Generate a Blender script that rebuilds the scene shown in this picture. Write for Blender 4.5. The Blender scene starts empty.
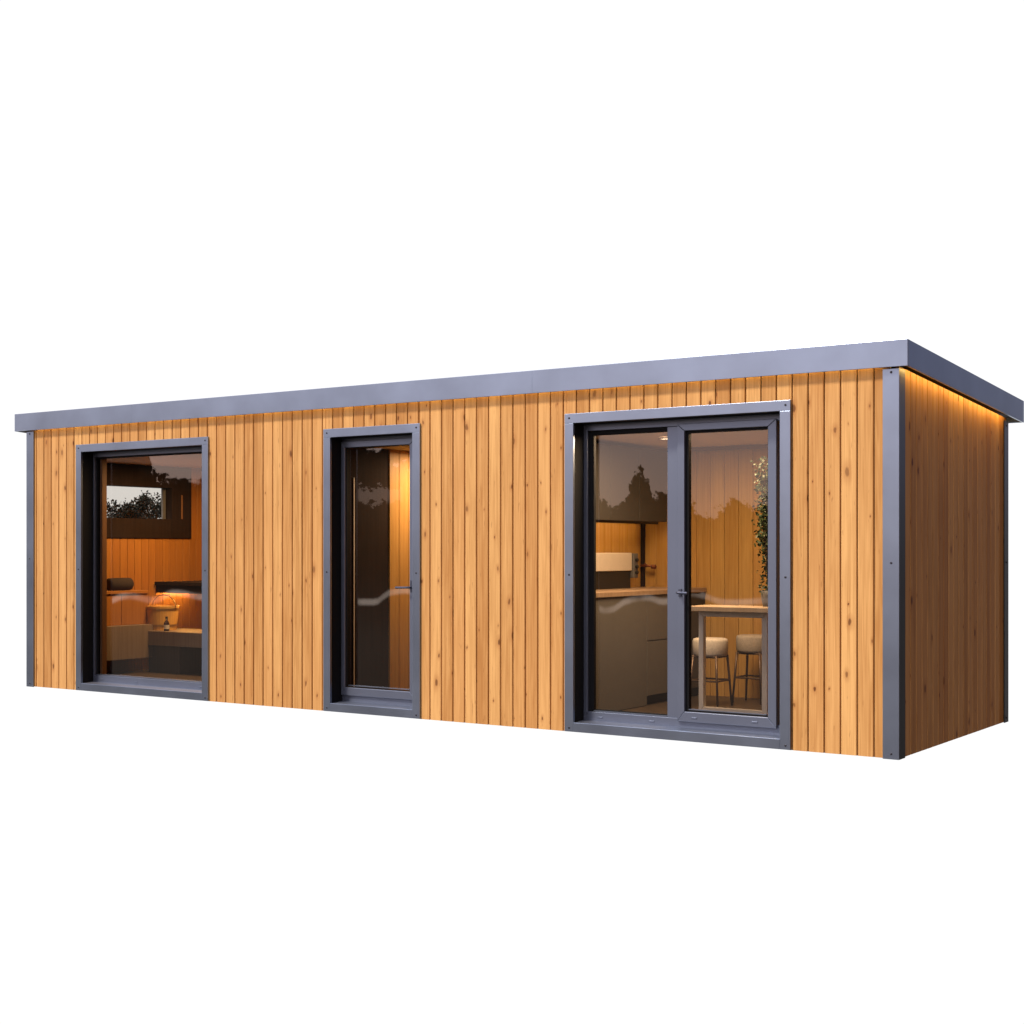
import bpy, bmesh, math, random
from mathutils import Vector, Matrix
random.seed(7)
R = math.radians
S = bpy.context.scene
COL = S.collection

# ------------------------------------------------------------------ helpers
def tag(o, label=None, cat=None, group=None, kind=None):
    if label: o['label'] = label
    if cat: o['category'] = cat
    if group: o['group'] = group
    if kind: o['kind'] = kind
    return o

def thing(name, label, cat, loc=(0, 0, 0), group=None):
    o = bpy.data.objects.new(name, None)
    COL.objects.link(o)
    o.location = loc
    o.empty_display_size = .2
    return tag(o, label, cat, group)

class MB:
    """collects shapes into one mesh"""
    def __init__(s, off=(0, 0, 0)):
        s.bm = bmesh.new(); s.off = Vector(off)
        s.lay = s.bm.faces.layers.float.new('rnd')
    def verts(s, pts):
        return [s.bm.verts.new(Vector(p) - s.off) for p in pts]
    def face(s, vs, r=0.0):
        try:
            f = s.bm.faces.new(vs); f[s.lay] = r
            return f
        except ValueError:
            return None
    def prism(s, lo, hi, r=0.0):
        a, b = s.verts(lo), s.verts(hi); n = len(a)
        s.face(a[::-1], r); s.face(b, r)
        for i in range(n):
            s.face([a[i], a[(i + 1) % n], b[(i + 1) % n], b[i]], r)
        return s
    def box(s, x0, x1, y0, y1, z0, z1, r=0.0):
        return s.prism([(x0, y0, z0), (x1, y0, z0), (x1, y1, z0), (x0, y1, z0)],
                       [(x0, y0, z1), (x1, y0, z1), (x1, y1, z1), (x0, y1, z1)], r)
    def quadbox(s, p, r=0.0):            # 4 bottom + 4 top points
        return s.prism(p[:4], p[4:], r)
    def ring(s, x0, x1, z0, z1, y0, y1, wl, wr, wb, wt, gap=0.0006):
        """mitred frame in an XZ plane"""
        a, b, c, d = x0 + wl, x1 - wr, z0 + wb, z1 - wt
        for q in ([(x0, z0), (x1, z0), (b, c), (a, c)], [(x1, z0), (x1, z1), (b, d), (b, c)],
                  [(x1, z1), (x0, z1), (a, d), (b, d)], [(x0, z1), (x0, z0), (a, c), (a, d)]):
            cx = sum(t[0] for t in q) / 4; cz = sum(t[1] for t in q) / 4
            k = []
            for (x, z) in q:
                k.append((x + (gap if x < cx else -gap), z + (gap if z < cz else -gap)))
            s.prism([(x, y0, z) for x, z in k], [(x, y1, z) for x, z in k])
        return s
    def tube(s, pts, rad, n=10, cap=True):
        pts = [Vector(p) for p in pts]
        rads = rad if isinstance(rad, (list, tuple)) else [rad] * len(pts)
        rings = []; up = None
        for i, p in enumerate(pts):
            d = (pts[min(i + 1, len(pts) - 1)] - pts[max(i - 1, 0)]).normalized()
            if up is None:
                up = d.orthogonal().normalized()
            up = (up - d * up.dot(d)).normalized()
            w = d.cross(up)
            rings.append(s.verts([p + (up * math.cos(2 * math.pi * k / n) + w * math.sin(2 * math.pi * k / n)) * rads[i] for k in range(n)]))
        for a, b in zip(rings, rings[1:]):
            for k in range(n):
                s.face([a[k], a[(k + 1) % n], b[(k + 1) % n], b[k]])
        if cap:
            s.face(rings[0][::-1]); s.face(rings[-1])
        return s
    def lathe(s, prof, c=(0, 0, 0), n=24, axis='z', cap=True):
        rings = []
        for (r, h) in prof:
            ps = []
            for k in range(n):
                a = 2 * math.pi * k / n
                u, v = r * math.cos(a), r * math.sin(a)
                ps.append((c[0] + u, c[1] + v, c[2] + h) if axis == 'z' else
                          ((c[0] + u, c[1] - h, c[2] + v) if axis == 'y' else (c[0] + h, c[1] + u, c[2] + v)))
            rings.append(s.verts(ps))
        for a, b in zip(rings, rings[1:]):
            for k in range(n):
                s.face([a[k], a[(k + 1) % n], b[(k + 1) % n], b[k]])
        if cap:
            s.face(rings[0][::-1]); s.face(rings[-1])
        return s
    def build(s, name, mat, parent=None, bevel=0.0, smooth=False, seg=2, recalc=True):
        if recalc: bmesh.ops.recalc_face_normals(s.bm, faces=s.bm.faces)
        me = bpy.data.meshes.new(name)
        s.bm.to_mesh(me); s.bm.free()
        me.materials.append(mat)
        if smooth:
            me.polygons.foreach_set('use_smooth', [True] * len(me.polygons))
        o = bpy.data.objects.new(name, me)
        COL.objects.link(o)
        o.location = s.off
        if parent is not None:
            o.parent = parent
            o.matrix_parent_inverse = Matrix.Identity(4)
            p = parent; loc = s.off.copy()
            while p is not None:
                loc -= p.location; p = p.parent
            o.location = loc
        if bevel:
            m = o.modifiers.new('bevel', 'BEVEL')
            m.width = bevel; m.segments = seg; m.limit_method = 'ANGLE'; m.harden_normals = False
        return o

# ------------------------------------------------------------------ materials
def nodes(name):
    m = bpy.data.materials.new(name); m.use_nodes = True
    nt = m.node_tree
    return m, nt, nt.nodes['Principled BSDF'], nt.nodes['Material Output']

class G:
    """tiny node-graph writer"""
    def __init__(s, nt): s.nt = nt
    def n(s, t, **k):
        nd = s.nt.nodes.new(t)
        for a, v in k.items(): setattr(nd, a, v)
        return nd
    def put(s, sock, v):
        if isinstance(v, bpy.types.NodeSocket): s.nt.links.new(v, sock)
        else: sock.default_value = v
    def m(s, op, a, b=None, c=None, clamp=False):
        nd = s.n('ShaderNodeMath', operation=op, use_clamp=clamp)
        s.put(nd.inputs[0], a)
        if b is not None: s.put(nd.inputs[1], b)
        if c is not None: s.put(nd.inputs[2], c)
        return nd.outputs[0]
    def step(s, v, a, b, lo=0., hi=1.):
        nd = s.n('ShaderNodeMapRange', interpolation_type='SMOOTHSTEP')
        s.put(nd.inputs[0], v); nd.inputs[1].default_value = a; nd.inputs[2].default_value = b
        nd.inputs[3].default_value = lo; nd.inputs[4].default_value = hi
        return nd.outputs[0]
    def mix(s, f, a, b, blend='MIX'):
        nd = s.n('ShaderNodeMix', data_type='RGBA', blend_type=blend)
        s.put(nd.inputs[0], f)
        for i, v in ((6, a), (7, b)):
            if isinstance(v, tuple) and len(v) == 3: v = v + (1.,)
            s.put(nd.inputs[i], v)
        return nd.outputs[2]
    def xyz(s, x, y, z):
        nd = s.n('ShaderNodeCombineXYZ')
        for i, v in enumerate((x, y, z)): s.put(nd.inputs[i], v)
        return nd.outputs[0]
    def noise(s, vec, scale=1., detail=3., rough=.5, dist=0.):
        nd = s.n('ShaderNodeTexNoise')
        s.put(nd.inputs['Vector'], vec); nd.inputs['Scale'].default_value = scale
        nd.inputs['Detail'].default_value = detail; nd.inputs['Roughness'].default_value = rough
        nd.inputs['Distortion'].default_value = dist
        return nd.outputs[0]

def wood(name, dark, light, rough=.55, knots=True, pitch=.1179, var=1.0, spec=.35):
    m, nt, bs, out = nodes(name); g = G(nt)
    tc = g.n('ShaderNodeTexCoord'); sp = g.n('ShaderNodeSeparateXYZ')
    nt.links.new(tc.outputs['Object'], sp.inputs[0])
    ac = g.m('ADD', sp.outputs[0], sp.outputs[1]); z = sp.outputs[2]
    at = g.n('ShaderNodeAttribute', attribute_name='rnd')
    r = at.outputs['Fac']
    wn = g.n('ShaderNodeTexWhiteNoise', noise_dimensions='1D'); nt.links.new(r, wn.inputs['W'])
    r2 = wn.outputs['Value']
    off = g.m('MULTIPLY', r, 173.)
    # fine fibre streaks, broad tone, cathedral figure
    fib = g.noise(g.xyz(g.m('MULTIPLY', ac, 150.), off, g.m('MULTIPLY', z, 2.2)), 1., 4., .6)
    fig = g.noise(g.xyz(g.m('MULTIPLY', ac, 13.), off, g.m('MULTIPLY', z, .55)), 1., 2., .5)
    ring = g.m('SINE', g.m('MULTIPLY', fig, 55.))
    ring = g.m('MULTIPLY_ADD', ring, .5, .5)
    tone = g.noise(g.xyz(g.m('MULTIPLY', ac, 9.), off, g.m('MULTIPLY', z, 1.3)), 1., 3., .6)
    f = g.m('MULTIPLY_ADD', g.m('SUBTRACT', r2, .5), .62 * var, .5)
    stk = g.noise(g.xyz(g.m('MULTIPLY', ac, 46.), off, g.m('MULTIPLY', z, .5)), 1., 3., .6)
    f = g.m('ADD', f, g.m('MULTIPLY', g.m('SUBTRACT', stk, .5), 1.1))
    f = g.m('ADD', f, g.m('MULTIPLY', g.m('SUBTRACT', fib, .5), 1.15))
    f = g.m('ADD', f, g.m('MULTIPLY', g.m('SUBTRACT', ring, .5), .20))
    f = g.m('ADD', f, g.m('MULTIPLY', g.m('SUBTRACT', tone, .5), .9), clamp=True)
    col = g.mix(f, dark, light)
    # redder / yellower boards
    wn2 = g.n('ShaderNodeTexWhiteNoise', noise_dimensions='1D'); nt.links.new(g.m('ADD', r, 3.7), wn2.inputs['W'])
    col = g.mix(g.m('MULTIPLY', wn2.outputs['Value'], .30), col, (dark[0] * 1.05, dark[1] * .86, dark[2] * .8))
    hgt = g.m('MULTIPLY', fib, .4)
    if knots:
        vo = g.n('ShaderNodeTexVoronoi', voronoi_dimensions='2D', feature='F1')
        warp = g.noise(g.xyz(g.m('MULTIPLY', ac, 30.), off, g.m('MULTIPLY', z, 14.)), 1., 2.)
        vx = g.m('ADD', g.m('MULTIPLY', ac, 1. / pitch * .8), g.m('MULTIPLY', g.m('SUBTRACT', warp, .5), .16))
        vz = g.m('ADD', g.m('MULTIPLY', z, 3.1), g.m('MULTIPLY', off, 2.3))
        nt.links.new(g.xyz(vx, vz, 0.), vo.inputs['Vector'])
        vo.inputs['Scale'].default_value = 1.; vo.inputs['Randomness'].default_value = 1.
        sc = g.n('ShaderNodeSeparateColor'); nt.links.new(vo.outputs['Color'], sc.inputs[0])
        has = g.m('GREATER_THAN', sc.outputs[0], .52)
        size = g.m('MULTIPLY_ADD', g.m('POWER', sc.outputs[1], 2.), .09, .026)
        d = g.m('DIVIDE', vo.outputs['Distance'], size)
        core = g.m('MULTIPLY', g.step(d, .55, 1.15, 1., 0.), has)
        halo = g.m('MULTIPLY', g.step(d, .8, 3.2, 1., 0.), has)
        col = g.mix(g.m('MULTIPLY', halo, .38), col, (dark[0] * .8, dark[1] * .6, dark[2] * .5))
        col = g.mix(g.m('MULTIPLY', core, g.m('MULTIPLY_ADD', sc.outputs[2], .45, .5)), col, (dark[0] * .26, dark[1] * .17, dark[2] * .14))
        # resin pockets / dark dashes
        ds = g.noise(g.xyz(g.m('MULTIPLY', ac, 75.), off, g.m('MULTIPLY', z, 9.)), 1., 1.)
        col = g.mix(g.m('MULTIPLY', g.step(ds, .71, .78), .45), col, (dark[0] * .45, dark[1] * .33, dark[2] * .28))
    nt.links.new(col, bs.inputs['Base Color'])
    bs.inputs['Roughness'].default_value = rough
    bs.inputs['Specular IOR Level'].default_value = spec
    bp = g.n('ShaderNodeBump'); bp.inputs['Strength'].default_value = .12; bp.inputs['Distance'].default_value = .002
    nt.links.new(hgt, bp.inputs['Height']); nt.links.new(bp.outputs[0], bs.inputs['Normal'])
    return m

def metal(name, base, metallic, rough, mott=.1):
    m, nt, bs, out = nodes(name); g = G(nt)
    tc = g.n('ShaderNodeTexCoord')
    n1 = g.noise(tc.outputs['Object'], 2.3, 3., .5)
    k = g.m('MULTIPLY_ADD', g.m('SUBTRACT', n1, .5), mott * 3, 1.)
    mx = g.n('ShaderNodeVectorMath', operation='SCALE'); mx.inputs[0].default_value = base
    nt.links.new(k, mx.inputs['Scale'])
    nt.links.new(mx.outputs[0], bs.inputs['Base Color'])
    bs.inputs['Metallic'].default_value = metallic
    nt.links.new(g.m('MULTIPLY_ADD', n1, .06, rough - .03), bs.inputs['Roughness'])
    return m

def plain(name, base, rough=.6, metallic=0., spec=.4, mott=.08, scale=14.):
    m, nt, bs, out = nodes(name); g = G(nt)
    tc = g.n('ShaderNodeTexCoord')
    n1 = g.noise(tc.outputs['Object'], scale, 4., .6)
    mx = g.n('ShaderNodeVectorMath', operation='SCALE'); mx.inputs[0].default_value = base
    nt.links.new(g.m('MULTIPLY_ADD', g.m('SUBTRACT', n1, .5), mott * 2, 1.), mx.inputs['Scale'])
    nt.links.new(mx.outputs[0], bs.inputs['Base Color'])
    bs.inputs['Roughness'].default_value = rough; bs.inputs['Metallic'].default_value = metallic
    bs.inputs['Specular IOR Level'].default_value = spec
    return m

def emitter(name, colr, strength):
    m, nt, bs, out = nodes(name)
    bs.inputs['Base Color'].default_value = (*colr, 1.)
    bs.inputs['Emission Color'].default_value = (*colr, 1.)
    bs.inputs['Emission Strength'].default_value = strength
    return m

def glass(name, tint, refl):
    m = bpy.data.materials.new(name); m.use_nodes = True
    nt = m.node_tree; nt.nodes.clear(); g = G(nt)
    out = g.n('ShaderNodeOutputMaterial')
    tr = g.n('ShaderNodeBsdfTransparent'); tr.inputs[0].default_value = (*tint, 1.)
    gl = g.n('ShaderNodeBsdfGlossy'); gl.inputs['Roughness'].default_value = .0
    fr = g.n('ShaderNodeFresnel'); fr.inputs[0].default_value = 1.5
    tc = g.n('ShaderNodeTexCoord')
    bp = g.n('ShaderNodeBump'); bp.inputs['Strength'].default_value = .015; bp.inputs['Distance'].default_value = .01
    nt.links.new(g.noise(tc.outputs['Object'], 1.7, 1.), bp.inputs['Height'])
    nt.links.new(bp.outputs[0], gl.inputs['Normal'])
    mx = g.n('ShaderNodeMixShader')
    nt.links.new(g.m('MULTIPLY', fr.outputs[0], refl, clamp=True), mx.inputs[0])
    nt.links.new(tr.outputs[0], mx.inputs[1]); nt.links.new(gl.outputs[0], mx.inputs[2])
    nt.links.new(mx.outputs[0], out.inputs[0])
    return m

M = {}
M['clad'] = wood('larch_cladding', (.42, .192, .051), (.73, .413, .146), spec=.22)
M['int'] = wood('interior_panelling', (.37, .195, .044), (.53, .315, .088), knots=False, var=.6)
M['sauna'] = wood('sauna_panelling', (.28, .11, .018), (.40, .175, .030), knots=False, var=.6)
M['jamb'] = wood('brown_jamb', (.16, .075, .03), (.24, .12, .05), knots=False)
M['bench'] = wood('grey_brown_timber', (.15, .11, .075), (.24, .18, .125), knots=False)
M['darkwood'] = wood('dark_stained_timber', (.012, .007, .005), (.028, .016, .011), knots=False, rough=.85, spec=.1)
M['floor'] = wood('dark_floor', (.045, .032, .022), (.09, .065, .045), knots=False, rough=.4)
M['trim'] = metal('grey_trim_metal', (.285, .340, .440), .93, .30, .16)
M['frame'] = metal('grey_frame_metal', (.175, .20, .262), .74, .40, .05)
M['shade_metal'] = metal('shade_return_metal', (.075, .085, .105), .9, .30, .04)  # trim metal darkened in colour to stand in for shade on the returns
M['black'] = plain('reveal_shade', (.008, .009, .011), .75, spec=.15)  # near-black colour stands in for shade on the unlit reveals
M['gasket'] = plain('black_gasket', (.006, .006, .007), .7, spec=.2)
M['screw'] = metal('dark_screw', (.05, .05, .06), .8, .45)
M['handle'] = metal('dark_handle', (.09, .10, .14), .7, .3)
M['core'] = plain('dark_wall_core', (.02, .014, .01), .8)
M['ceiling'] = plain('cream_ceiling', (.62, .52, .43), .8)
M['glass'] = glass('tinted_glass', (.86, .83, .79), 2.35)
M['glass_clear'] = glass('clear_glass', (.88, .86, .83), .5)
M['cab'] = plain('taupe_cabinet', (.125, .114, .102), .55)
M['cabu'] = plain('dark_taupe_cabinet', (.052, .046, .040), .55)
M['worktop'] = wood('pale_worktop', (.26, .17, .10), (.40, .28, .18), knots=False, rough=.45)
M['kick'] = plain('dark_plinth', (.02, .017, .014), .6)
M['cream'] = plain('cream_enamel', (.62, .54, .44), .4)
M['blackplastic'] = plain('black_plastic', (.012, .011, .01), .4)
M['copper'] = metal('brown_copper', (.16, .055, .03), .8, .35)
M['white'] = plain('white_paint', (.80, .76, .70), .5)
M['tabletop'] = wood('pale_tabletop', (.44, .33, .22), (.60, .48, .34), knots=False, rough=.4)
M['boucle'] = plain('cream_upholstery', (.60, .54, .46), .95, mott=.35, scale=70.)
M['taupefab'] = plain('taupe_upholstery', (.36, .31, .25), .95, mott=.35, scale=70.)
M['leg'] = metal('bronze_leg', (.10, .065, .045), .6, .4)
M['leaf'] = plain('leaf_green', (.034, .056, .016), .5, mott=.4, scale=9.)
M['treeleaf'] = plain('tree_leaf', (.010, .013, .006), .6, mott=.4, scale=3.)
M['stem'] = plain('stem_brown', (.06, .04, .022), .8)
M['pot'] = plain('grey_pot', (.11, .105, .10), .6)
M['bucket'] = wood('golden_bucket_staves', (.60, .34, .08), (.75, .48, .15), knots=False)
M['brass'] = metal('brass_band', (.45, .28, .10), .8, .35)
M['bottle'] = plain('brown_bottle', (.03, .012, .008), .15, spec=.5)
M['paper'] = plain('paper_label', (.6, .56, .5), .7)
M['towel'] = plain('dark_towel', (.028, .018, .014), .95, mott=.3, scale=50.)
M['led'] = emitter('warm_led', (1., .58, .16), 27.)
M['led_front'] = emitter('warm_led_dim', (1., .70, .32), 9.)
M['led_in'] = emitter('warm_led_inside', (1., .62, .25), 40.)
M['led_sauna'] = emitter('amber_led', (1., .54, .13), 110.)
M['lamp'] = emitter('lamp_disc', (1., .82, .6), 6.)

# ------------------------------------------------------------------ dimensions (metres)
L, D = 9.163, 2.60            # front wall length, depth
PITCH = .1179
SLOPE = .0608                 # roof falls towards the back
def ztop(y): return 2.618 - SLOPE * y
CY0 = .006                    # cladding face, front
W1 = (-8.385, -6.521); D2 = (-5.105, -4.045); D3 = (-2.633, -.774)
ZC = 2.446                    # top of the casings
CW = .079; CH = .074          # casing widths: jamb, head
OPEN = [(a + CW, b - CW, .08, ZC - CH) for a, b in (W1, D2, D3)]

cabin = thing('modular_cabin', 'long timber-clad garden cabin with grey metal trim, glazed doors and a flat roof', 'cabin')

# ---- cladding: every board is a bevelled strip, all boards of one wall one mesh
def board(mb, u0, u1, z0, z1fun, plane, face, thick, r):
    """a board with eased long edges. plane 'x' runs along x at y=face, 'y' along y at x=face"""
    e = .0035
    prof = [(u0, thick), (u0, e), (u0 + e, 0.), (u1 - e, 0.), (u1, e), (u1, thick)]
    lo, hi = [], []
    for u, d in prof:
        if plane == 'x': p = (u, face + d)
        elif plane == 'xb': p = (u, face - d)
        elif plane == 'y': p = (face - d, u)
        else: p = (face + d, u)
        lo.append((p[0], p[1], z0)); hi.append((p[0], p[1], z1fun(p[1])))
    mb.prism(lo, hi, r)

mb = MB()
x = -.179 + PITCH
edges = []
while x > -L - PITCH:
    edges.append(x); x -= PITCH
for a in edges:
    x1, x0 = a - .0046, a - PITCH + .0046
    x1 = min(x1, -.06); x0 = max(x0, -L + .04)
    if x1 - x0 < .01: continue
    r = random.random()
    segs = [(x0, x1, 0.004, 2.63)]
    for (o0, o1) in (W1, D2, D3):
        o0 += .012; o1 -= .012
        new = []
        for (s0, s1, z0, z1) in segs:
            if s1 <= o0 or s0 >= o1 or z0 > .1:
                new.append((s0, s1, z0, z1)); continue
            if s0 < o0 - .004: new.append((s0, o0, z0, z1))
            if s1 > o1 + .004: new.append((o1, s1, z0, z1))
            new.append((max(s0, o0), min(s1, o1), ZC - .02, z1))
        segs = new
    for (s0, s1, z0, z1) in segs:
        board(mb, s0, s1, z0, (lambda y, z1=z1: z1), 'x', CY0, .02, r)
mb.build('front_cladding', M['clad'], cabin)

mb = MB(); y = .02
k = 0
while y < D - .03:
    y1 = min(y + PITCH, D - .02)
    board(mb, y + .0048, y1 - .0048, .004, lambda t: ztop(t) + .012, 'y', -.012, .02, random.random())
    y += PITCH
mb.build('side_cladding', M['clad'], cabin)
mb = MB(); y = .02
while y < D - .03:
    y1 = min(y + PITCH, D - .02)
    for z0, z1 in ([(.004, None)] if (y1 < .50 or y > 1.80) else [(.004, 1.72), (2.12, None)]):
        board(mb, y + .003, y1 - .003, z0, (lambda t: ztop(t) + .012) if z1 is None else (lambda t, z1=z1: z1), 'yl', -L + .012, .02, random.random())
    y += PITCH
mb.build('side_cladding', M['clad'], cabin)
mb = MB()
for a in edges:
    x1, x0 = min(a - .003, -.03), max(a - PITCH + .003, -L + .03)
    if x1 - x0 > .01:
        board(mb, x0, x1, .004, lambda t: 2.47, 'xb', D - .012, .02, random.random())
mb.build('rear_cladding', M['clad'], cabin)

# ---- wall core behind the cladding, floor, ceiling, inside walls
mb = MB()
xs = [-L + .034] + [v for o in OPEN for v in (o[0] - .008, o[1] + .008)] + [-.034]
for i in range(0, len(xs), 2):
    mb.box(xs[i], xs[i + 1], .03, .17, .002, 2.60)
for o in OPEN:
    mb.box(o[0] - .008, o[1] + .008, .03, .17, ZC - CH + .008, 2.60)
    mb.box(o[0] - .008, o[1] + .008, .03, .17, .002, .07)
mb.box(-.15, -.034, .172, D - .172, .002, 2.44)
mb.box(-L + .034, -.034, D - .17, D - .034, .002, 2.43)
for z0, z1, y0, y1 in ((.002, 1.70, .172, D - .172), (2.14, 2.44, .172, D - .172), (1.70, 2.14, .172, .48), (1.70, 2.14, 1.805, D - .172)):
    mb.box(-L + .034, -9.02, y0, y1, z0, z1)
mb.build('wall_core', M['core'], cabin)
mb = MB(); mb.box(-9.0, -.16, .175, 2.41, .0, .08)
mb.build('floor', M['floor'], cabin)
mb = MB(); mb.box(-9.02, -.15, .172, 2.43, 2.335, 2.36)
mb.build('ceiling', M['ceiling'], cabin)

def panel_x(mb, x0, x1, yf, z0, z1, pitch=.14, back=False):     # panelling facing -y (or +y)
    x = x0
    while x < x1 - .01:
        b = min(x + pitch, x1)
        board(mb, x + .0015, b - .0015, z0, lambda t: z1, 'xb' if back else 'x', yf, .015, random.random()); x += pitch
def panel_y(mb, y0, y1, xf, z0, z1, pitch=.14, left=False):     # panelling facing +x (or -x)
    y = y0
    while y < y1 - .01:
        b = min(y + pitch, y1)
        board(mb, y + .0015, b - .0015, z0, lambda t: z1, 'yl' if left else 'y', xf, .015, random.random()); y += pitch

mb = MB(); panel_x(mb, -3.30, -.17, 2.412, .08, 2.333); mb.build('interior_wall', M['int'], cabin)          # kitchen, rear
mb = MB(); panel_y(mb, .175, 2.40, -.165, .08, 2.333, left=True); mb.build('interior_wall', M['int'], cabin)
mb = MB(); panel_y(mb, .175, 2.40, -3.305, .08, 2.333); mb.box(-3.40, -3.322, .175, 2.41, .08, 2.333)
mb.build('interior_wall', M['int'], cabin)                                                                    # kitchen partition
mb = MB(); panel_x(mb, -5.15, -3.41, 2.412, .08, 2.333); mb.build('interior_wall', M['int'], cabin)           # hall, rear
mb = MB(); panel_y(mb, 1.0, 2.40, -5.19, .08, 2.333); mb.box(-5.29, -5.207, 1.0, 2.41, .08, 2.333); mb.build('interior_wall', M['int'], cabin)
mb = MB(); mb.box(-6.50, -6.42, .175, 2.41, .08, 2.333); mb.build('interior_wall', M['darkwood'], cabin)
mb = MB(); mb.box(-6.415, -5.30, 2.36, 2.41, .08, 2.333); mb.build('interior_wall', M['darkwood'], cabin)
mb = MB(); panel_x(mb, -9.0, -6.51, 2.412, .08, 2.333, .1); mb.build('interior_wall', M['sauna'], cabin)
mb = MB()
panel_y(mb, .175, 2.40, -9.003, .08, 1.53, .1); panel_y(mb, 2.09, 2.40, -9.003, 1.53, 2.333, .1); panel_y(mb, .175, .30, -9.003, 1.53, 2.333, .1)
mb.build('interior_wall', M['sauna'], cabin)
# trim where the kitchen partition meets the rear wall
mb = MB(); mb.box(-3.30, -3.262, 2.37, 2.395, 1.06, 1.66); mb.build('corner_trim', M['darkwood'], cabin, .002)
mb = MB(); mb.box(-3.25, -.17, 2.385, 2.409, 2.300, 2.333); mb.build('ceiling_trim', M['jamb'], cabin, .002)
# hall: brown door leaf standing in the partition, with a pale edge strip
mb = MB(); mb.box(-5.24, -5.205, .30, .995, .09, 2.333)
dr = mb.build('interior_door', M['darkwood'], cabin, .003)
mb = MB(); mb.box(-5.204, -5.196, .50, .512, .10, 2.05); mb.build('edge_strip', M['white'], dr)
mb = MB(); mb.box(-5.26, -5.20, .18, .297, .085, 2.333); mb.build('door_jamb', M['jamb'], cabin, .003)

# ---- corner posts: folded angles with screws
def screw_at(mb, x, y, z, axis='y', r=.0085):
    if axis == 'y': mb.lathe([(r, 0), (r, .002), (r * .6, .0045)], (x, y, z), 10, 'y')
    else: mb.lathe([(r, 0), (r, .002), (r * .6, .0045)], (x, y, z), 10, 'x')
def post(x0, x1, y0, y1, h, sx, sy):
    """folded angle: the grey flange lies on the long wall, its shade-coloured return on the end wall"""
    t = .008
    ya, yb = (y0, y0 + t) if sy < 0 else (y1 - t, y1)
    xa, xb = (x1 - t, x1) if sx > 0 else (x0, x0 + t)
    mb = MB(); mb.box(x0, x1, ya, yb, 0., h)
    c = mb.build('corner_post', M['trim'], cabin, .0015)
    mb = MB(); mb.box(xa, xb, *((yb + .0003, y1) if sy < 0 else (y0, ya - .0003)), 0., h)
    mb.build('side_flange', M['shade_metal'], c, .0015)
    return c
p = post(-.113, 0., -.008, .115, 2.612, 1, -1)
for z in (2.588, 1.313, .037):
    s = MB(); screw_at(s, -.054, -.008, z); s.build('screw', M['screw'], p)
p = post(-L, -L + .113, -.008, .115, 2.612, -1, -1)
for z in (2.588, 1.313, .037):
    s = MB(); screw_at(s, -L + .055, -.008, z); s.build('screw', M['screw'], p)
p = post(-.113, 0., D - .115, D, 2.45, 1, 1)
for z in (2.41, 1.3, .037):
    s = MB(); screw_at(s, 0., D - .06, z, 'x'); s.build('screw', M['screw'], p)
post(-L, -L + .113, D - .115, D, 2.45, -1, 1)

# ---- roof: a capped tray that falls to the back; fascias hang below the soffit
RX0, RX1, RY0, RY1 = -9.305, .070, -.045, 2.80
def rz(y): return 2.798 - SLOPE * (y - RY0) * .98
mb = MB()
ti = .014
mb.quadbox([(RX0 + ti, RY0 + ti, rz(RY0) - .135), (RX1 - ti, RY0 + ti, rz(RY0) - .135), (RX1 - ti, RY1 - ti, rz(RY1) - .135), (RX0 + ti, RY1 - ti, rz(RY1) - .135),
            (RX0 + ti, RY0 + ti, rz(RY0) - .012), (RX1 - ti, RY0 + ti, rz(RY0) - .012), (RX1 - ti, RY1 - ti, rz(RY1) - .012), (RX0 + ti, RY1 - ti, rz(RY1) - .012)])
roof = mb.build('roof', M['core'], cabin)
FH = .178
def fascia(x0, x1, y0, y1):
    mb = MB()
    mb.quadbox([(x0, y0, rz(y0) - FH), (x1, y0, rz(y0) - FH), (x1, y1, rz(y1) - FH), (x0, y1, rz(y1) - FH),
                (x0, y0, rz(y0)), (x1, y0, rz(y0)), (x1, y1, rz(y1)), (x0, y1, rz(y1))])
    return mb.build('fascia', M['trim'], roof, .002)
mb = MB()
for a, b in ((RX0, -7.52), (-7.5197, -2.91), (-2.9097, RX1)):      # three lengths of capping butted together
    mb.quadbox([(a, RY0, rz(RY0) - FH), (b, RY0, rz(RY0) - FH), (b, RY0 + ti, rz(RY0) - FH), (a, RY0 + ti, rz(RY0) - FH),
                (a, RY0, rz(RY0)), (b, RY0, rz(RY0)), (b, RY0 + ti, rz(RY0)), (a, RY0 + ti, rz(RY0))], random.random())
mb.build('fascia', M['trim'], roof, .0015)
fascia(RX1 - ti, RX1, RY0 + ti + .0004, RY1)
fascia(RX0, RX0 + ti, RY0 + ti + .0004, RY1)
fascia(RX0 + ti + .0004, RX1 - ti - .0004, RY1 - ti, RY1)
# warm light strips tucked up behind the front and side fascia
mb = MB(); mb.box(-9.02, -.12, -.026, -.012, 2.646, 2.652); mb.build('light_strip', M['led_front'], cabin)
mb = MB()
mb.quadbox([(.036, .13, ztop(.13) + .034), (.055, .13, ztop(.13) + .034), (.055, 2.47, ztop(2.47) + .034), (.036, 2.47, ztop(2.47) + .034),
            (.036, .13, ztop(.13) + .040), (.055, .13, ztop(.13) + .040), (.055, 2.47, ztop(2.47) + .040), (.036, 2.47, ztop(2.47) + .040)])
mb.build('light_strip', M['led'], cabin)

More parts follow.
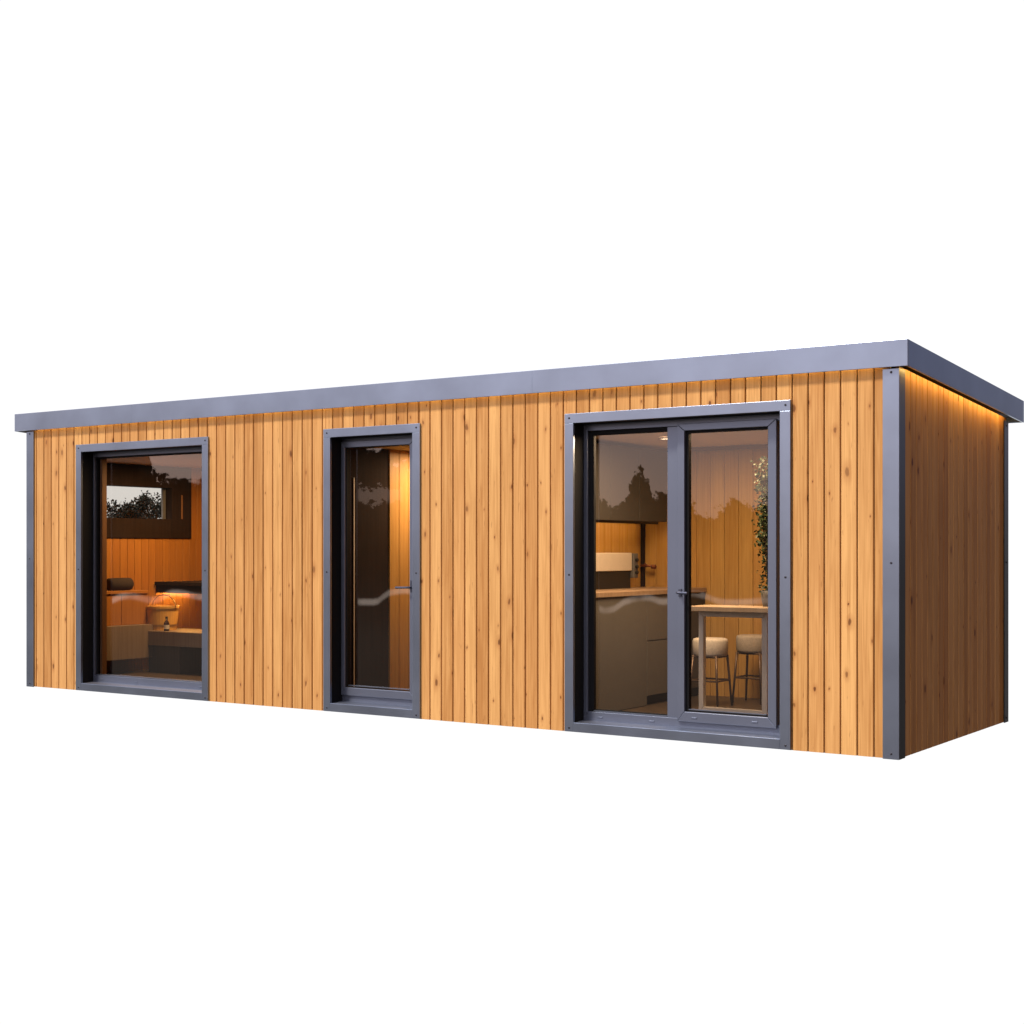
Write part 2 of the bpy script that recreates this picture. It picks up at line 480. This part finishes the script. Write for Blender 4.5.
# ---- windows and doors: casing (the part) > reveal, frame, sash, glass, handle, screws, drain caps
CF = -.012
def casing(name, x0, x1, label):
    mb = MB()
    g = .0008
    mb.box(x0, x1, CF, .012, ZC - CH, ZC)                                   # head runs over the jambs
    mb.box(x0, x0 + CW, CF, .012, .006, ZC - CH - g)
    mb.box(x1 - CW, x1, CF, .012, .006, ZC - CH - g)
    mb.box(x0 + CW + g, x1 - CW - g, CF, .012, .006, .078)
    c = mb.build(name, M['trim'], cabin, .0022)
    c['label'] = label
    a, b, z0, z1 = x0 + CW, x1 - CW, .078, ZC - CH
    mb = MB()
    mb.box(a - .007, a + .0005, .0125, .168, z0, z1); mb.box(b - .0005, b + .007, .0125, .168, z0, z1)
    mb.box(a, b, .0125, .168, z1 - .0005, z1 + .007)
    mb.build('reveal', M['black'], c)
    mb = MB()
    mb.quadbox([(a, .0122, .06), (b, .0122, .06), (b, .168, .06), (a, .168, .06), (a, .0122, .078), (b, .0122, .078), (b, .168, .088), (a, .168, .088)])
    mb.build('sill', M['frame'], c)
    for x in (x0 + .042, x1 - .036):
        for z in (ZC - .034, 1.21, .036):
            s = MB(); screw_at(s, x, CF, z); s.build('screw', M['screw'], c)
    return c
def pane(c, x0, x1, z0, z1, y, nm='glass_pane'):
    mb = MB(); mb.verts; v = mb.verts([(x0, y, z0), (x1, y, z0), (x1, y, z1), (x0, y, z1)]); mb.face(v)
    return mb.build(nm, M['glass'], c, recalc=False)
def gask(c, x0, x1, z0, z1, y0, y1, w):
    mb = MB(); mb.ring(x0, x1, z0, z1, y0, y1, w, .004, w * .4, w * .8, 0.)
    return mb.build('gasket', M['gasket'], c)
def drain(c, x, z, y):
    mb = MB(); mb.box(x - .022, x + .022, y - .004, y, z - .006, z + .006)
    return mb.build('drain_cap', M['frame'], c, .002)

# fixed picture window, left
c = casing('window', *W1, 'large fixed window into the amber lit room')
mb = MB(); mb.ring(-8.306, -6.60, .084, 2.372, .14, .20, .018, .06, .066, .045)
mb.build('frame', M['frame'], c, .002)
mb = MB(); mb.box(-8.288, -8.275, .165, .20, .150, 2.327); mb.box(-8.275, -6.66, .165, .20, 2.312, 2.327); mb.build('gasket', M['gasket'], c)
mb = MB(); mb.box(-8.29, -8.245, .205, .26, .10, 2.333); mb.build('inner_jamb', M['jamb'], c)
mb = MB(); mb.box(-8.27, -6.66, .150, .178, .151, .160); mb.build('glazing_bead', M['trim'], c)
pane(c, -8.274, -6.68, .160, 2.31, .185)
for x in (-8.178, -7.673, -6.777): drain(c, x, .112, .14)

# narrow door, middle
c = casing('door', *D2, 'narrow single glazed door')
mb = MB(); mb.ring(-5.03, -4.122, .084, 2.372, .148, .20, .03, .03, .052, .03)
mb.build('frame', M['frame'], c, .002)
mb = MB(); mb.ring(-5.043 + .02, -4.165 - .02, .137, 2.343, .128, .19, .040, .078, .070, .054)
s = mb.build('sash', M['frame'], c, .003)
gask(c, -4.983, -4.263, .207, 2.289, .15, .19, .007)
mb = MB(); mb.box(-4.96, -4.285, .150, .168, .219, .226); mb.build('glazing_bead', M['trim'], c)
pane(c, -4.976, -4.284, .22, 2.275, .172)
mb = MB()
mb.box(-4.247, -4.222, .118, .1275, 1.045, 1.145)
mb.tube([(-4.235, .118, 1.085), (-4.235, .082, 1.085), (-4.245, .074, 1.085), (-4.37, .074, 1.083)], .0095, 10)
mb.build('handle', M['handle'], c, .0015)

# double unit, right: fixed light and opening leaf
c = casing('double_door', *D3, 'wide glazed door with a fixed left light and an opening right leaf')
mb = MB()
mb.ring(-2.556, -.85, .084, 2.372, .142, .20, .036, .045, .068, .052)
mb.box(-1.822, -1.726, .142, .20, .153, 2.319)
mb.build('frame', M['frame'], c, .0025)
gask(c, -2.519, -1.824, .151, 2.319, .168, .20, .042)
mb = MB(); mb.box(-2.47, -1.826, .150, .175, .1535, .162); mb.build('glazing_bead', M['trim'], c)
pane(c, -2.473, -1.826, .165, 2.29, .185)
mb = MB(); mb.ring(-1.728, -.936, .131, 2.333, .118, .188, .060, .066, .075, .052)
lf = mb.build('sash', M['frame'], c, .003)
gask(c, -1.668, -1.002, .206, 2.281, .145, .188, .022)
mb = MB(); mb.box(-1.645, -1.026, .145, .162, .2185, .2245); mb.build('glazing_bead', M['trim'], c)
pane(c, -1.647, -1.024, .22, 2.265, .166)
mb = MB()
mb.box(-1.712, -1.688, .108, .1175, 1.055, 1.112)
mb.tube([(-1.70, .108, 1.085), (-1.70, .068, 1.085), (-1.69, .060, 1.085), (-1.615, .060, 1.083)], .0105, 10)
mb.build('handle', M['handle'], c, .0015)
for x, z, y in ((-2.405, .112, .142), (-1.955, .112, .142), (-1.587, .163, .118), (-1.103, .166, .118)): drain(c, x, z, y)

# small window in the left end wall, deep dark surround
mb = MB(); yy = (.30, 2.09, 1.53, 2.332)
for q in ((.30, .50, 1.53, 2.332), (1.80, 2.09, 1.53, 2.332), (.50, 1.80, 1.53, 1.745), (.50, 1.80, 2.095, 2.332)):
    mb.box(-9.15, -8.985, *q)
ew = mb.build('window', M['darkwood'], cabin, .004); ew['label'] = 'small high window in the end wall with a thick dark surround'
mb = MB(); mb.box(-9.12, -9.09, 1.760, 1.799, 1.746, 2.094); mb.build('frame', M['pot'], ew)
mb = MB(); v = mb.verts([(-9.10, .50, 1.745), (-9.10, 1.76, 1.745), (-9.10, 1.76, 2.095), (-9.10, .50, 2.095)]); mb.face(v); mb.build('glass_pane', M['glass_clear'], ew, recalc=False)
mb = MB(); mb.box(-8.984, -8.976, 1.93, 1.95, 1.75, 2.02); mb.build('handle', M['jamb'], ew, .002)

# ------------------------------------------------------------------ kitchen
kx, kz = -2.65, 1.058
kt = thing('kitchen_unit', 'taupe kitchen base unit with drawers and a pale worktop seen through the fixed glass', 'kitchen unit', (-2.97, 1.4, .08))
mb = MB(); mb.box(-3.29, kx - .02, .30, 2.40, .16, kz - .041); mb.build('carcass', M['cab'], kt)
mb = MB(); mb.box(-3.295, kx + .015, .28, 2.405, kz - .04, kz); mb.build('worktop', M['worktop'], kt, .003)
mb = MB(); mb.box(kx - .018, kx, .30, 1.322, .085, kz - .045); mb.build('end_panel', M['cab'], kt, .002)
for z0, z1 in ((.165, .622), (.632, kz - .045)):
    mb = MB(); mb.box(kx - .018, kx, 1.328, 2.045, z0, z1); mb.build('drawer_front', M['cab'], kt, .002)
mb = MB(); mb.box(kx - .018, kx + .004, 2.05, 2.40, .89, kz - .045); mb.build('dark_front', M['blackplastic'], kt, .002)
mb = MB(); mb.box(kx - .018, kx, 2.05, 2.40, .165, .885); mb.build('door_front', M['cabu'], kt, .002)
mb = MB(); mb.box(-3.28, kx - .06, 1.326, 2.40, .081, .158); mb.build('plinth', M['kick'], kt)
wc = thing('wall_cabinet', 'dark taupe wall cabinets with a warm light strip under them above the worktop', 'wall cabinet', (-3.12, 1.3, 1.66))
mb = MB(); mb.box(-3.295, -2.97, .20, 2.24, 1.66, 2.30); mb.build('carcass', M['cabu'], wc)
for i in range(4):
    mb = MB(); mb.box(-2.968, -2.95, .20 + i * .51 + .002, .20 + (i + 1) * .51 - .002, 1.655, 2.30); mb.build('door_front', M['cabu'], wc, .002)
mb = MB(); mb.box(-3.05, -3.04, .20, 2.24, 1.634, 1.6585); mb.build('light_rail', M['cabu'], wc)
mb = MB(); mb.box(-3.059, -3.0515, .30, 2.22, 1.638, 1.654); mb.build('light_strip', M['led_in'], wc)
mc = thing('countertop_oven', 'cream countertop oven with a dark lower front on the worktop below the wall cabinets', 'oven', (-3.2, 1.5, kz))
mb = MB(); mb.box(-3.28, -3.10, 1.10, 1.86, 1.215, 1.375); mb.build('body', M['cream'], mc, .006)
mb = MB(); mb.box(-3.28, -3.115, 1.12, 1.86, kz + .001, 1.213); mb.build('dark_front', M['blackplastic'], mc, .004)
mb = MB(); mb.box(-3.27, -3.085, 1.866, 1.945, 1.15, 1.37); mb.build('side_panel', M['pot'], mc, .006)
for z in (1.31, 1.25, 1.20):
    mb = MB(); mb.lathe([(.016, 0), (.016, .02), (.012, .024)], (-3.085, 1.905, z), 14, 'x'); mb.build('knob', M['blackplastic'], mc)
tp = thing('wall_tap', 'brown metal tap projecting from the panelled wall beside the dark corner trim', 'tap', (-3.25, 2.38, 1.25))
mb = MB(); mb.lathe([(.025, 0), (.025, .012)], (-3.27, 2.395, 1.258), 14, 'y'); mb.tube([(-3.27, 2.385, 1.258), (-3.27, 2.33, 1.258), (-3.25, 2.315, 1.258), (-3.13, 2.315, 1.25)], .012)
mb.build('spout', M['copper'], tp, smooth=True)
mb = MB(); mb.lathe([(.022, -.02), (.028, 0), (.022, .02)], (-3.13, 2.315, 1.245), 12); mb.build('knob', M['copper'], tp)

# bar table with a white loop frame
bt = thing('bar_table', 'pale bar table on a white rectangular loop frame behind the opening leaf', 'table', (-1.6, 1.1, .08))
mb = MB(); mb.box(-1.985, -1.10, .78, 1.13, .918, .958); mb.build('tabletop', M['tabletop'], bt, .004)
mb = MB(); mb.ring(-1.962, -1.372, .098, .916, .925, .975, .042, .046, .055, .045, .0002); mb.build('leg_frame', M['white'], bt, .004)
for x in (-1.94, -1.395):
    mb = MB(); mb.box(x - .02, x + .02, .93, .97, .081, .097); mb.build('foot_pad', M['blackplastic'], bt, .002)

def stool(name, label, x, y, top, r_mat):
    t = thing(name, label, 'stool', (x, y, .08), 'bar stools by the bar table')
    mb = MB((x, y, .08))
    mb.lathe([(.10, top - .15), (.138, top - .147), (.148, top - .13), (.150, top - .025), (.143, top - .006), (.12, top), (.0, top + .002)], (x, y, 0), 28)
    mb.build('seat', r_mat, t, smooth=True)
    for sx in (-1, 1):
        for sy in (-1, 1):
            mb = MB(); mb.tube([(x + sx * .135, y + sy * .135, .081), (x + sx * .106, y + sy * .106, top - .14)], [.009, .011], 10)
            mb.build('leg', M['leg'], t, smooth=True)
    for zz, h in ((.30, .122), (top - .155, .109)):
        mb = MB(); q = [(x - h, y - h, zz), (x + h, y - h, zz), (x + h, y + h, zz), (x - h, y + h, zz), (x - h, y - h, zz)]
        for a, b in zip(q, q[1:]): mb.tube([a, b], .008, 8)
        mb.build('stretcher', M['leg'], t)
    return t
stool('bar_stool', 'cream upholstered bar stool nearest the kitchen unit, partly left of the white table frame', -2.205, 1.62, .655, M['boucle'])
stool('bar_stool', 'grey-beige upholstered bar stool inside the white table frame, right of the cream stool', -2.02, 2.08, .665, M['taupefab'])

# potted plant on the table
px, py, pz = -1.405, 1.03, .959
pp = thing('potted_plant', 'tall trailing plant in a small grey pot on the bar table', 'plant', (px, py, pz))
mb = MB(); mb.lathe([(.045, 0), (.058, .06), (.062, .125), (.052, .125), (.05, .10), (.0, .10)], (px, py, pz), 20); mb.build('pot', M['pot'], pp, smooth=True)
ms, ml = MB(), MB()
rng = random.Random(3)
def leaf(mb, p, d, s, rng):
    d = d.normalized(); w = d.cross(Vector((rng.uniform(-1, 1), rng.uniform(-1, 1), rng.uniform(-1, 1)))).normalized()
    v = mb.verts([p, p + d * s * .5 + w * s * .32, p + d * s, p + d * s * .5 - w * s * .32]); mb.face(v)
for i in range(13):
    a = rng.uniform(0, 6.28); sp = rng.uniform(.02, .13); top = rng.uniform(.3, 1.06) if i > 4 else rng.uniform(.92, 1.09)
    pts = []
    for k in range(9):
        t = k / 8
        pts.append(Vector((px + math.cos(a) * sp * t ** .7 + rng.uniform(-.012, .012), py + math.sin(a) * sp * t ** .7 + rng.uniform(-.012, .012), pz + .09 + top * t)))
    ms.tube(pts, .0035, 5)
    for k in range(1, 9):
        dens = 44 if pts[k].z > pz + .55 else 6
        for q in range(dens):
            p = pts[k - 1].lerp(pts[k], rng.random()) + Vector((rng.uniform(-.065, .065), rng.uniform(-.065, .065), rng.uniform(-.05, .05))) * (1 if dens > 5 else .4)
            leaf(ml, p, Vector((rng.uniform(-1, 1), rng.uniform(-1, 1), rng.uniform(-1, .6))), rng.uniform(.022, .042), rng)
ms.build('stem', M['stem'], pp); ml.build('foliage', M['leaf'], pp)

# ceiling downlights
def downlight(x, y, label):
    t = thing('downlight', label, 'ceiling light', (x, y, 2.335), 'round ceiling downlights')
    mb = MB(); mb.lathe([(.055, -.001), (.055, -.012), (.042, -.014), (.042, -.006)], (x, y, 2.334), 24, cap=False); mb.build('rim', M['white'], t)
    mb = MB(); mb.lathe([(.041, -.008), (.041, -.006)], (x, y, 2.334), 24); mb.build('lamp_disc', M['lamp'], t)
    return t
downlight(-2.40, 1.19, 'lit round downlight in the cream kitchen ceiling above the worktop')

# ------------------------------------------------------------------ sauna room
lb = thing('wall_bench', 'orange timber bench built along the end wall under the high window', 'bench', (-8.8, 1.0, .08))
mb = MB(); panel_y(mb, .20, 1.28, -8.80, .60, .93, .36); mb.build('front_panel', M['sauna'], lb)
mb = MB(); mb.box(-8.995, -8.785, .20, 1.28, .932, .965); mb.build('seat', M['sauna'], lb, .003)
mb = MB(); mb.box(-8.995, -8.70, .20, 1.28, .24, .598); mb.build('step', M['bench'], lb, .003)
tw = thing('rolled_towel', 'dark rolled towel lying on the end-wall bench at the left of the window', 'towel', (-8.9, .93, .966))
mb = MB()
mb.lathe([(.0, 0), (.055, 0), (.066, .012), (.068, .14), (.066, .288), (.055, .30), (.0, .30)], (-8.89, 1.12, .966 + .068), 20, 'y', cap=False)
mb.build('towel', M['towel'], tw, smooth=True)
ub = thing('upper_bench', 'dark stained upper bench with an amber light strip below its front edge', 'bench', (-7.9, 2.1, .08))
mb = MB()
for i in range(6): mb.box(-8.985, -6.55, 1.54 + i * .14, 1.54 + i * .14 + .139, 1.01, 1.05)
mb.box(-8.985, -6.55, 1.56, 1.595, .925, 1.0095)
mb.build('seat', M['darkwood'], ub, .004)
mb = MB(); panel_x(mb, -8.99, -6.55, 2.25, .08, .90, .12); mb.build('back_panel', M['sauna'], ub)
mb = MB(); mb.box(-8.965, -8.945, 1.66, 2.05, .962, .969); mb.box(-8.95, -8.15, 1.62, 1.634, .962, .969); mb.build('light_strip', M['led_sauna'], ub)
sb = thing('step_bench', 'grey-brown low step bench on a dark pedestal carrying the bucket and bottle', 'bench', (-8.2, 1.55, .08))
mb = MB(); mb.box(-8.86, -7.55, 1.20, 1.76, .375, .53); mb.build('seat', M['bench'], sb, .004)
mb = MB(); mb.box(-8.76, -8.28, 1.26, 1.72, .081, .374); mb.build('pedestal', M['floor'], sb, .003)
bx_, by_, bz_ = -8.72, 1.42, .531
bk = thing('sauna_bucket', 'golden wooden bucket glowing on the step bench', 'bucket', (bx_, by_, bz_))
mb = MB(); mb.lathe([(.15, 0), (.165, .13), (.180, .26), (.166, .26), (.15, .05), (0, .05)], (bx_, by_, bz_), 28); mb.build('staves', M['bucket'], bk)
for h, rr in ((.04, .158), (.215, .178)):
    mb = MB(); mb.lathe([(rr, 0), (rr, .022), (rr - .006, .022), (rr - .006, 0)], (bx_, by_, bz_ + h), 28, cap=False); mb.build('hoop', M['brass'], bk)
mb = MB(); mb.tube([(bx_ + .185 * math.cos(a), by_ + .02, bz_ + .25 + .13 * math.sin(a)) for a in [math.pi * k / 14 for k in range(15)]], .007, 8); mb.build('handle', M['brass'], bk)
bo = thing('small_bottle', 'small dark brown bottle with a pale label in front of the wooden bucket', 'bottle', (-8.49, 1.27, .531))
mb = MB(); mb.lathe([(.026, 0), (.030, .006), (.030, .078), (.024, .098), (.011, .110), (.011, .132)], (-8.49, 1.27, .531), 18); mb.build('body', M['bottle'], bo, smooth=True)
mb = MB(); mb.lathe([(.0308, .022), (.0308, .066)], (-8.49, 1.27, .531), 18, cap=False); mb.build('paper_label', M['paper'], bo, smooth=True)
mb = MB(); mb.lathe([(.014, .133), (.014, .155)], (-8.49, 1.27, .531), 14); mb.build('cap', M['blackplastic'], bo)

# ------------------------------------------------------------------ trees beyond the end window
def tree(x, y, h, cr, label, seed, n=3200):
    rg = random.Random(seed)
    t = thing('tree', label, 'tree', (x, y, 0), 'trees seen through the end window')
    mb = MB(); mb.tube([(x, y, 0), (x + .03, y, h * .45), (x, y + .04, h * .8)], [.07, .05, .02], 8)
    lm = MB()
    blobs = []
    for i in range(15):
        a = rg.uniform(0, 6.28); q = rg.uniform(.3, 1.)
        zz = h * rg.uniform(.42, .93); k = cr * (1.05 - abs(zz / h - .62) * 1.35) * q
        cpt = Vector((x + math.cos(a) * k, y + math.sin(a) * k, zz)); blobs.append((cpt, rg.uniform(.13, .26) * cr / .6))
        mb.tube([(x, y, zz * .72), tuple(cpt)], [.018, .006], 5)
    for i in range(n):
        c_, r_ = rg.choice(blobs)
        v = Vector((rg.gauss(0, 1), rg.gauss(0, 1), rg.gauss(0, .9))) * r_ * .62
        leaf(lm, c_ + v, Vector((rg.uniform(-1, 1), rg.uniform(-1, 1), rg.uniform(-1, 1))), rg.uniform(.06, .11), rg)
    mb.build('trunk', M['stem'], t); lm.build('crown', M['treeleaf'], t)
tree(-30., 18.95, 2.92, .62, 'lowest dark tree at the left of the view through the end window', 1)
tree(-31.5, 20.35, 3.02, .60, 'second dark tree from the left in the end-window view, with a rounded top', 2)
tree(-30.3, 19.95, 3.12, .42, 'narrow upright dark tree in the middle of the end-window view', 3)
tree(-31., 20.95, 3.14, .74, 'broad dark tree filling the right of the end-window view', 4)

# ------------------------------------------------------------------ lights
def area(name, loc, size, power, colr, rot=(0, 0, 0), size_y=None, spread=None):
    l = bpy.data.lights.new(name, 'AREA'); l.energy = power; l.color = colr; l.size = size
    if size_y: l.shape = 'RECTANGLE'; l.size_y = size_y
    if spread: l.spread = R(spread)
    o = bpy.data.objects.new(name, l); COL.objects.link(o); o.location = loc; o.rotation_euler = rot
    return o
WARM = (1., .70, .42)
area('kitchen_fill', (-2.0, .68, 2.31), .9, 78., WARM)  # added fill apart from the downlight, set forward to brighten the table frame
area('hall_fill', (-4.75, 1.5, 2.31), .25, 48., WARM)  # added fill to light the hall panelling, no fitting modelled
area('sauna_fill', (-7.9, 1.2, 2.31), .6, 78., (1., .60, .26))  # added fill to brighten the sauna room, no fitting modelled

sun = bpy.data.lights.new('sun', 'SUN'); sun.energy = 4.3; sun.angle = R(8); sun.color = (1., .90, .78)
so = bpy.data.objects.new('sun', sun); COL.objects.link(so)
az, el = R(-120), R(53)
sd = Vector((math.cos(az) * math.cos(el), math.sin(az) * math.cos(el), math.sin(el)))
so.rotation_euler = sd.to_track_quat('Z', 'Y').to_euler(); so.location = sd * 20

# ------------------------------------------------------------------ world: white studio side behind the cabin, dusk sky, tree line and dark ground on the other
w = bpy.data.worlds.new('World'); S.world = w; w.use_nodes = True
nt = w.node_tree; nt.nodes.clear(); g = G(nt)
tc = g.n('ShaderNodeTexCoord'); sp = g.n('ShaderNodeSeparateXYZ'); nt.links.new(tc.outputs['Generated'], sp.inputs[0])
dx, dy, dz = sp.outputs
hl = g.m('MAXIMUM', g.m('SQRT', g.m('ADD', g.m('MULTIPLY', dx, dx), g.m('MULTIPLY', dy, dy))), .0001)
elv = g.m('DIVIDE', dz, hl)
azr = g.m('MULTIPLY', g.m('ARCTAN2', dy, dx), 180. / math.pi)
dotw = g.m('DIVIDE', g.m('ADD', g.m('MULTIPLY', dx, math.cos(R(141))), g.m('MULTIPLY', dy, math.sin(R(141)))), hl)
white = g.step(dotw, math.cos(R(64)), math.cos(R(54)))
doth = g.m('DIVIDE', g.m('ADD', g.m('MULTIPLY', dx, math.cos(R(-125))), g.m('MULTIPLY', dy, math.sin(R(-125)))), hl)
bright = g.step(doth, -.35, .75, .12, 1.)
sky = g.mix(g.step(elv, .0, .22), (1.75, 1.22, .98), (1.55, 1.45, 1.62))
sky = g.mix(g.step(elv, .2, 1.2), sky, (1.35, 1.45, 1.95))
# tree line: height of the horizon trees by azimuth
def curve(pts, lo, hi, scale):
    fc = g.n('ShaderNodeFloatCurve')
    mr = g.n('ShaderNodeMapRange'); nt.links.new(azr, mr.inputs[0]); mr.inputs[1].default_value = lo; mr.inputs[2].default_value = hi
    nt.links.new(mr.outputs[0], fc.inputs['Value'])
    cv = fc.mapping.curves[0]
    pts = [((a - lo) / (hi - lo), v / scale) for a, v in pts]
    cv.points[0].location = pts[0]; cv.points[1].location = pts[-1]
    for p_ in pts[1:-1]: cv.points.new(*p_)
    for p_ in cv.points: p_.handle_type = 'AUTO_CLAMPED'
    fc.mapping.update()
    return g.m('MULTIPLY', fc.outputs[0], scale)
hgt = curve([(-150, .085), (-141, .11), (-138.8, .085), (-138.2, .050), (-136.6, .048), (-135.5, .06), (-133, .118), (-130.5, .118), (-128.4, .112), (-126, .07), (-122.5, .034),
             (-121.2, .037), (-120.8, .033), (-120.2, .029), (-119.75, .042), (-119.5, .054), (-119.05, .054), (-118.75, .037), (-118.3, .039), (-117.6, .033),
             (-117.1, .030), (-116.6, .023), (-116.2, .026), (-115.5, .034), (-115., .031), (-114., .036), (-112, .03), (-108, .05), (-100, .04)], -150, -100, .12)
rag = g.noise(g.xyz(g.m('MULTIPLY', azr, 1.7), g.m('MULTIPLY', elv, 90.), 0.), 1.6, 6., .7)
hgt = g.m('ADD', hgt, g.m('MULTIPLY', g.m('SUBTRACT', rag, .5), .034))
tmask = g.step(g.m('SUBTRACT', hgt, elv), -.0012, .0012)
hole = g.noise(g.xyz(g.m('MULTIPLY', azr, .55), g.m('MULTIPLY', elv, 45.), 4.), 1.3, 4., .6)
hole0 = g.step(hole, .35, .6)
hole = g.m('MULTIPLY', g.step(hole, .60, .66), g.step(elv, .035, .05))
tmask = g.m('MULTIPLY', tmask, g.m('SUBTRACT', 1., hole))
gap = g.m('ADD', g.m('ABSOLUTE', g.m('SUBTRACT', elv, .038)), g.m('MULTIPLY', g.m('SUBTRACT', rag, .5), .03))
gap = g.m('MULTIPLY', g.step(gap, .004, .0055, 1., 0.), g.step(g.m('ABSOLUTE', g.m('ADD', azr, 129.65)), .75, 1.0, 1., 0.))
tmask = g.m('MULTIPLY', tmask, g.m('SUBTRACT', 1., g.m('MULTIPLY', gap, .4)))
sky = g.mix(tmask, sky, g.mix(hole0, (.012, .012, .009), (.034, .029, .022)))
# ground: dark lawn with a pale winding path edge
gn = g.noise(g.xyz(g.m('MULTIPLY', azr, .35), g.m('MULTIPLY', elv, 18.), 0.), 1., 3.)
ground = g.mix(gn, (.09, .075, .062), (.28, .235, .205))
ground = g.mix(g.step(elv, -.075, -.004), ground, (.03, .027, .022))
pc = curve([(-150, .030), (-140.2, .035), (-139.4, .031), (-138.4, .034), (-137.6, .029), (-136.4, .032), (-130.9, .030), (-130.5, .036), (-129.9, .036), (-129.3, .030),
            (-128.5, .028), (-127, .033), (-121.2, .036), (-120.7, .042), (-119.9, .036), (-119.0, .033), (-118.4, .036), (-117.3, .030), (-115.8, .036), (-114, .034), (-110, .03), (-100, .03)], -150, -100, .12)
pd = g.m('ABSOLUTE', g.m('ADD', elv, pc))
pth = g.step(pd, .0006, .0034, 1., 0.)
pth = g.m('MULTIPLY', pth, g.step(g.noise(g.xyz(azr, 0., 2.), .9, 2.), .3, .6, .35, 1.))
ground = g.mix(pth, ground, (1.75, 1.45, 1.25))
env = g.mix(g.step(elv, -.004, .0), ground, sky)
env = g.mix(g.step(doth, -.1, .6, .85, 0.), env, (1.0, .59, .31), 'MULTIPLY')
dotc = g.m('DIVIDE', g.m('ADD', g.m('MULTIPLY', dx, math.cos(R(70))), g.m('MULTIPLY', dy, math.sin(R(70)))), hl)
env = g.mix(g.m('MULTIPLY', g.step(dotc, .93, .985), g.step(elv, .0, .08)), env, (1.5, 1.62, 2.5))  # cool bright patch added to the sky for the side fascia to reflect
sc_ = g.n('ShaderNodeVectorMath', operation='SCALE'); nt.links.new(env, sc_.inputs[0]); nt.links.new(bright, sc_.inputs['Scale'])
fin = g.mix(white, sc_.outputs[0], (1.04, 1.04, 1.04))
bg = g.n('ShaderNodeBackground'); nt.links.new(fin, bg.inputs[0]); bg.inputs[1].default_value = 1.
wo = g.n('ShaderNodeOutputWorld'); nt.links.new(bg.outputs[0], wo.inputs[0])
w.cycles.sampling_method = 'MANUAL'; w.cycles.sample_map_resolution = 2048

# ------------------------------------------------------------------ camera
cd = bpy.data.cameras.new('camera'); cam = bpy.data.objects.new('camera', cd); COL.objects.link(cam)
cam.location = (3.2776, -9.3636, 1.40)
cam.rotation_euler = (R(90), 0, R(34.383))
cd.sensor_fit = 'HORIZONTAL'; cd.sensor_width = 36.; cd.lens = 36. * 1437. / 1024.
cd.shift_y = (550. - 512.) / 1024.
cd.clip_start = .05; cd.clip_end = 500.
S.camera = cam

S.view_settings.view_transform = 'Standard'; S.view_settings.look = 'None'
S.view_settings.exposure = 0.; S.view_settings.gamma = 1.
S.view_settings.use_curve_mapping = False
S.cycles.use_denoising = True
S.cycles.max_bounces = 10; S.cycles.transparent_max_bounces = 12; S.cycles.diffuse_bounces = 4
S.cycles.sample_clamp_indirect = 6.
S.cycles.caustics_reflective = False
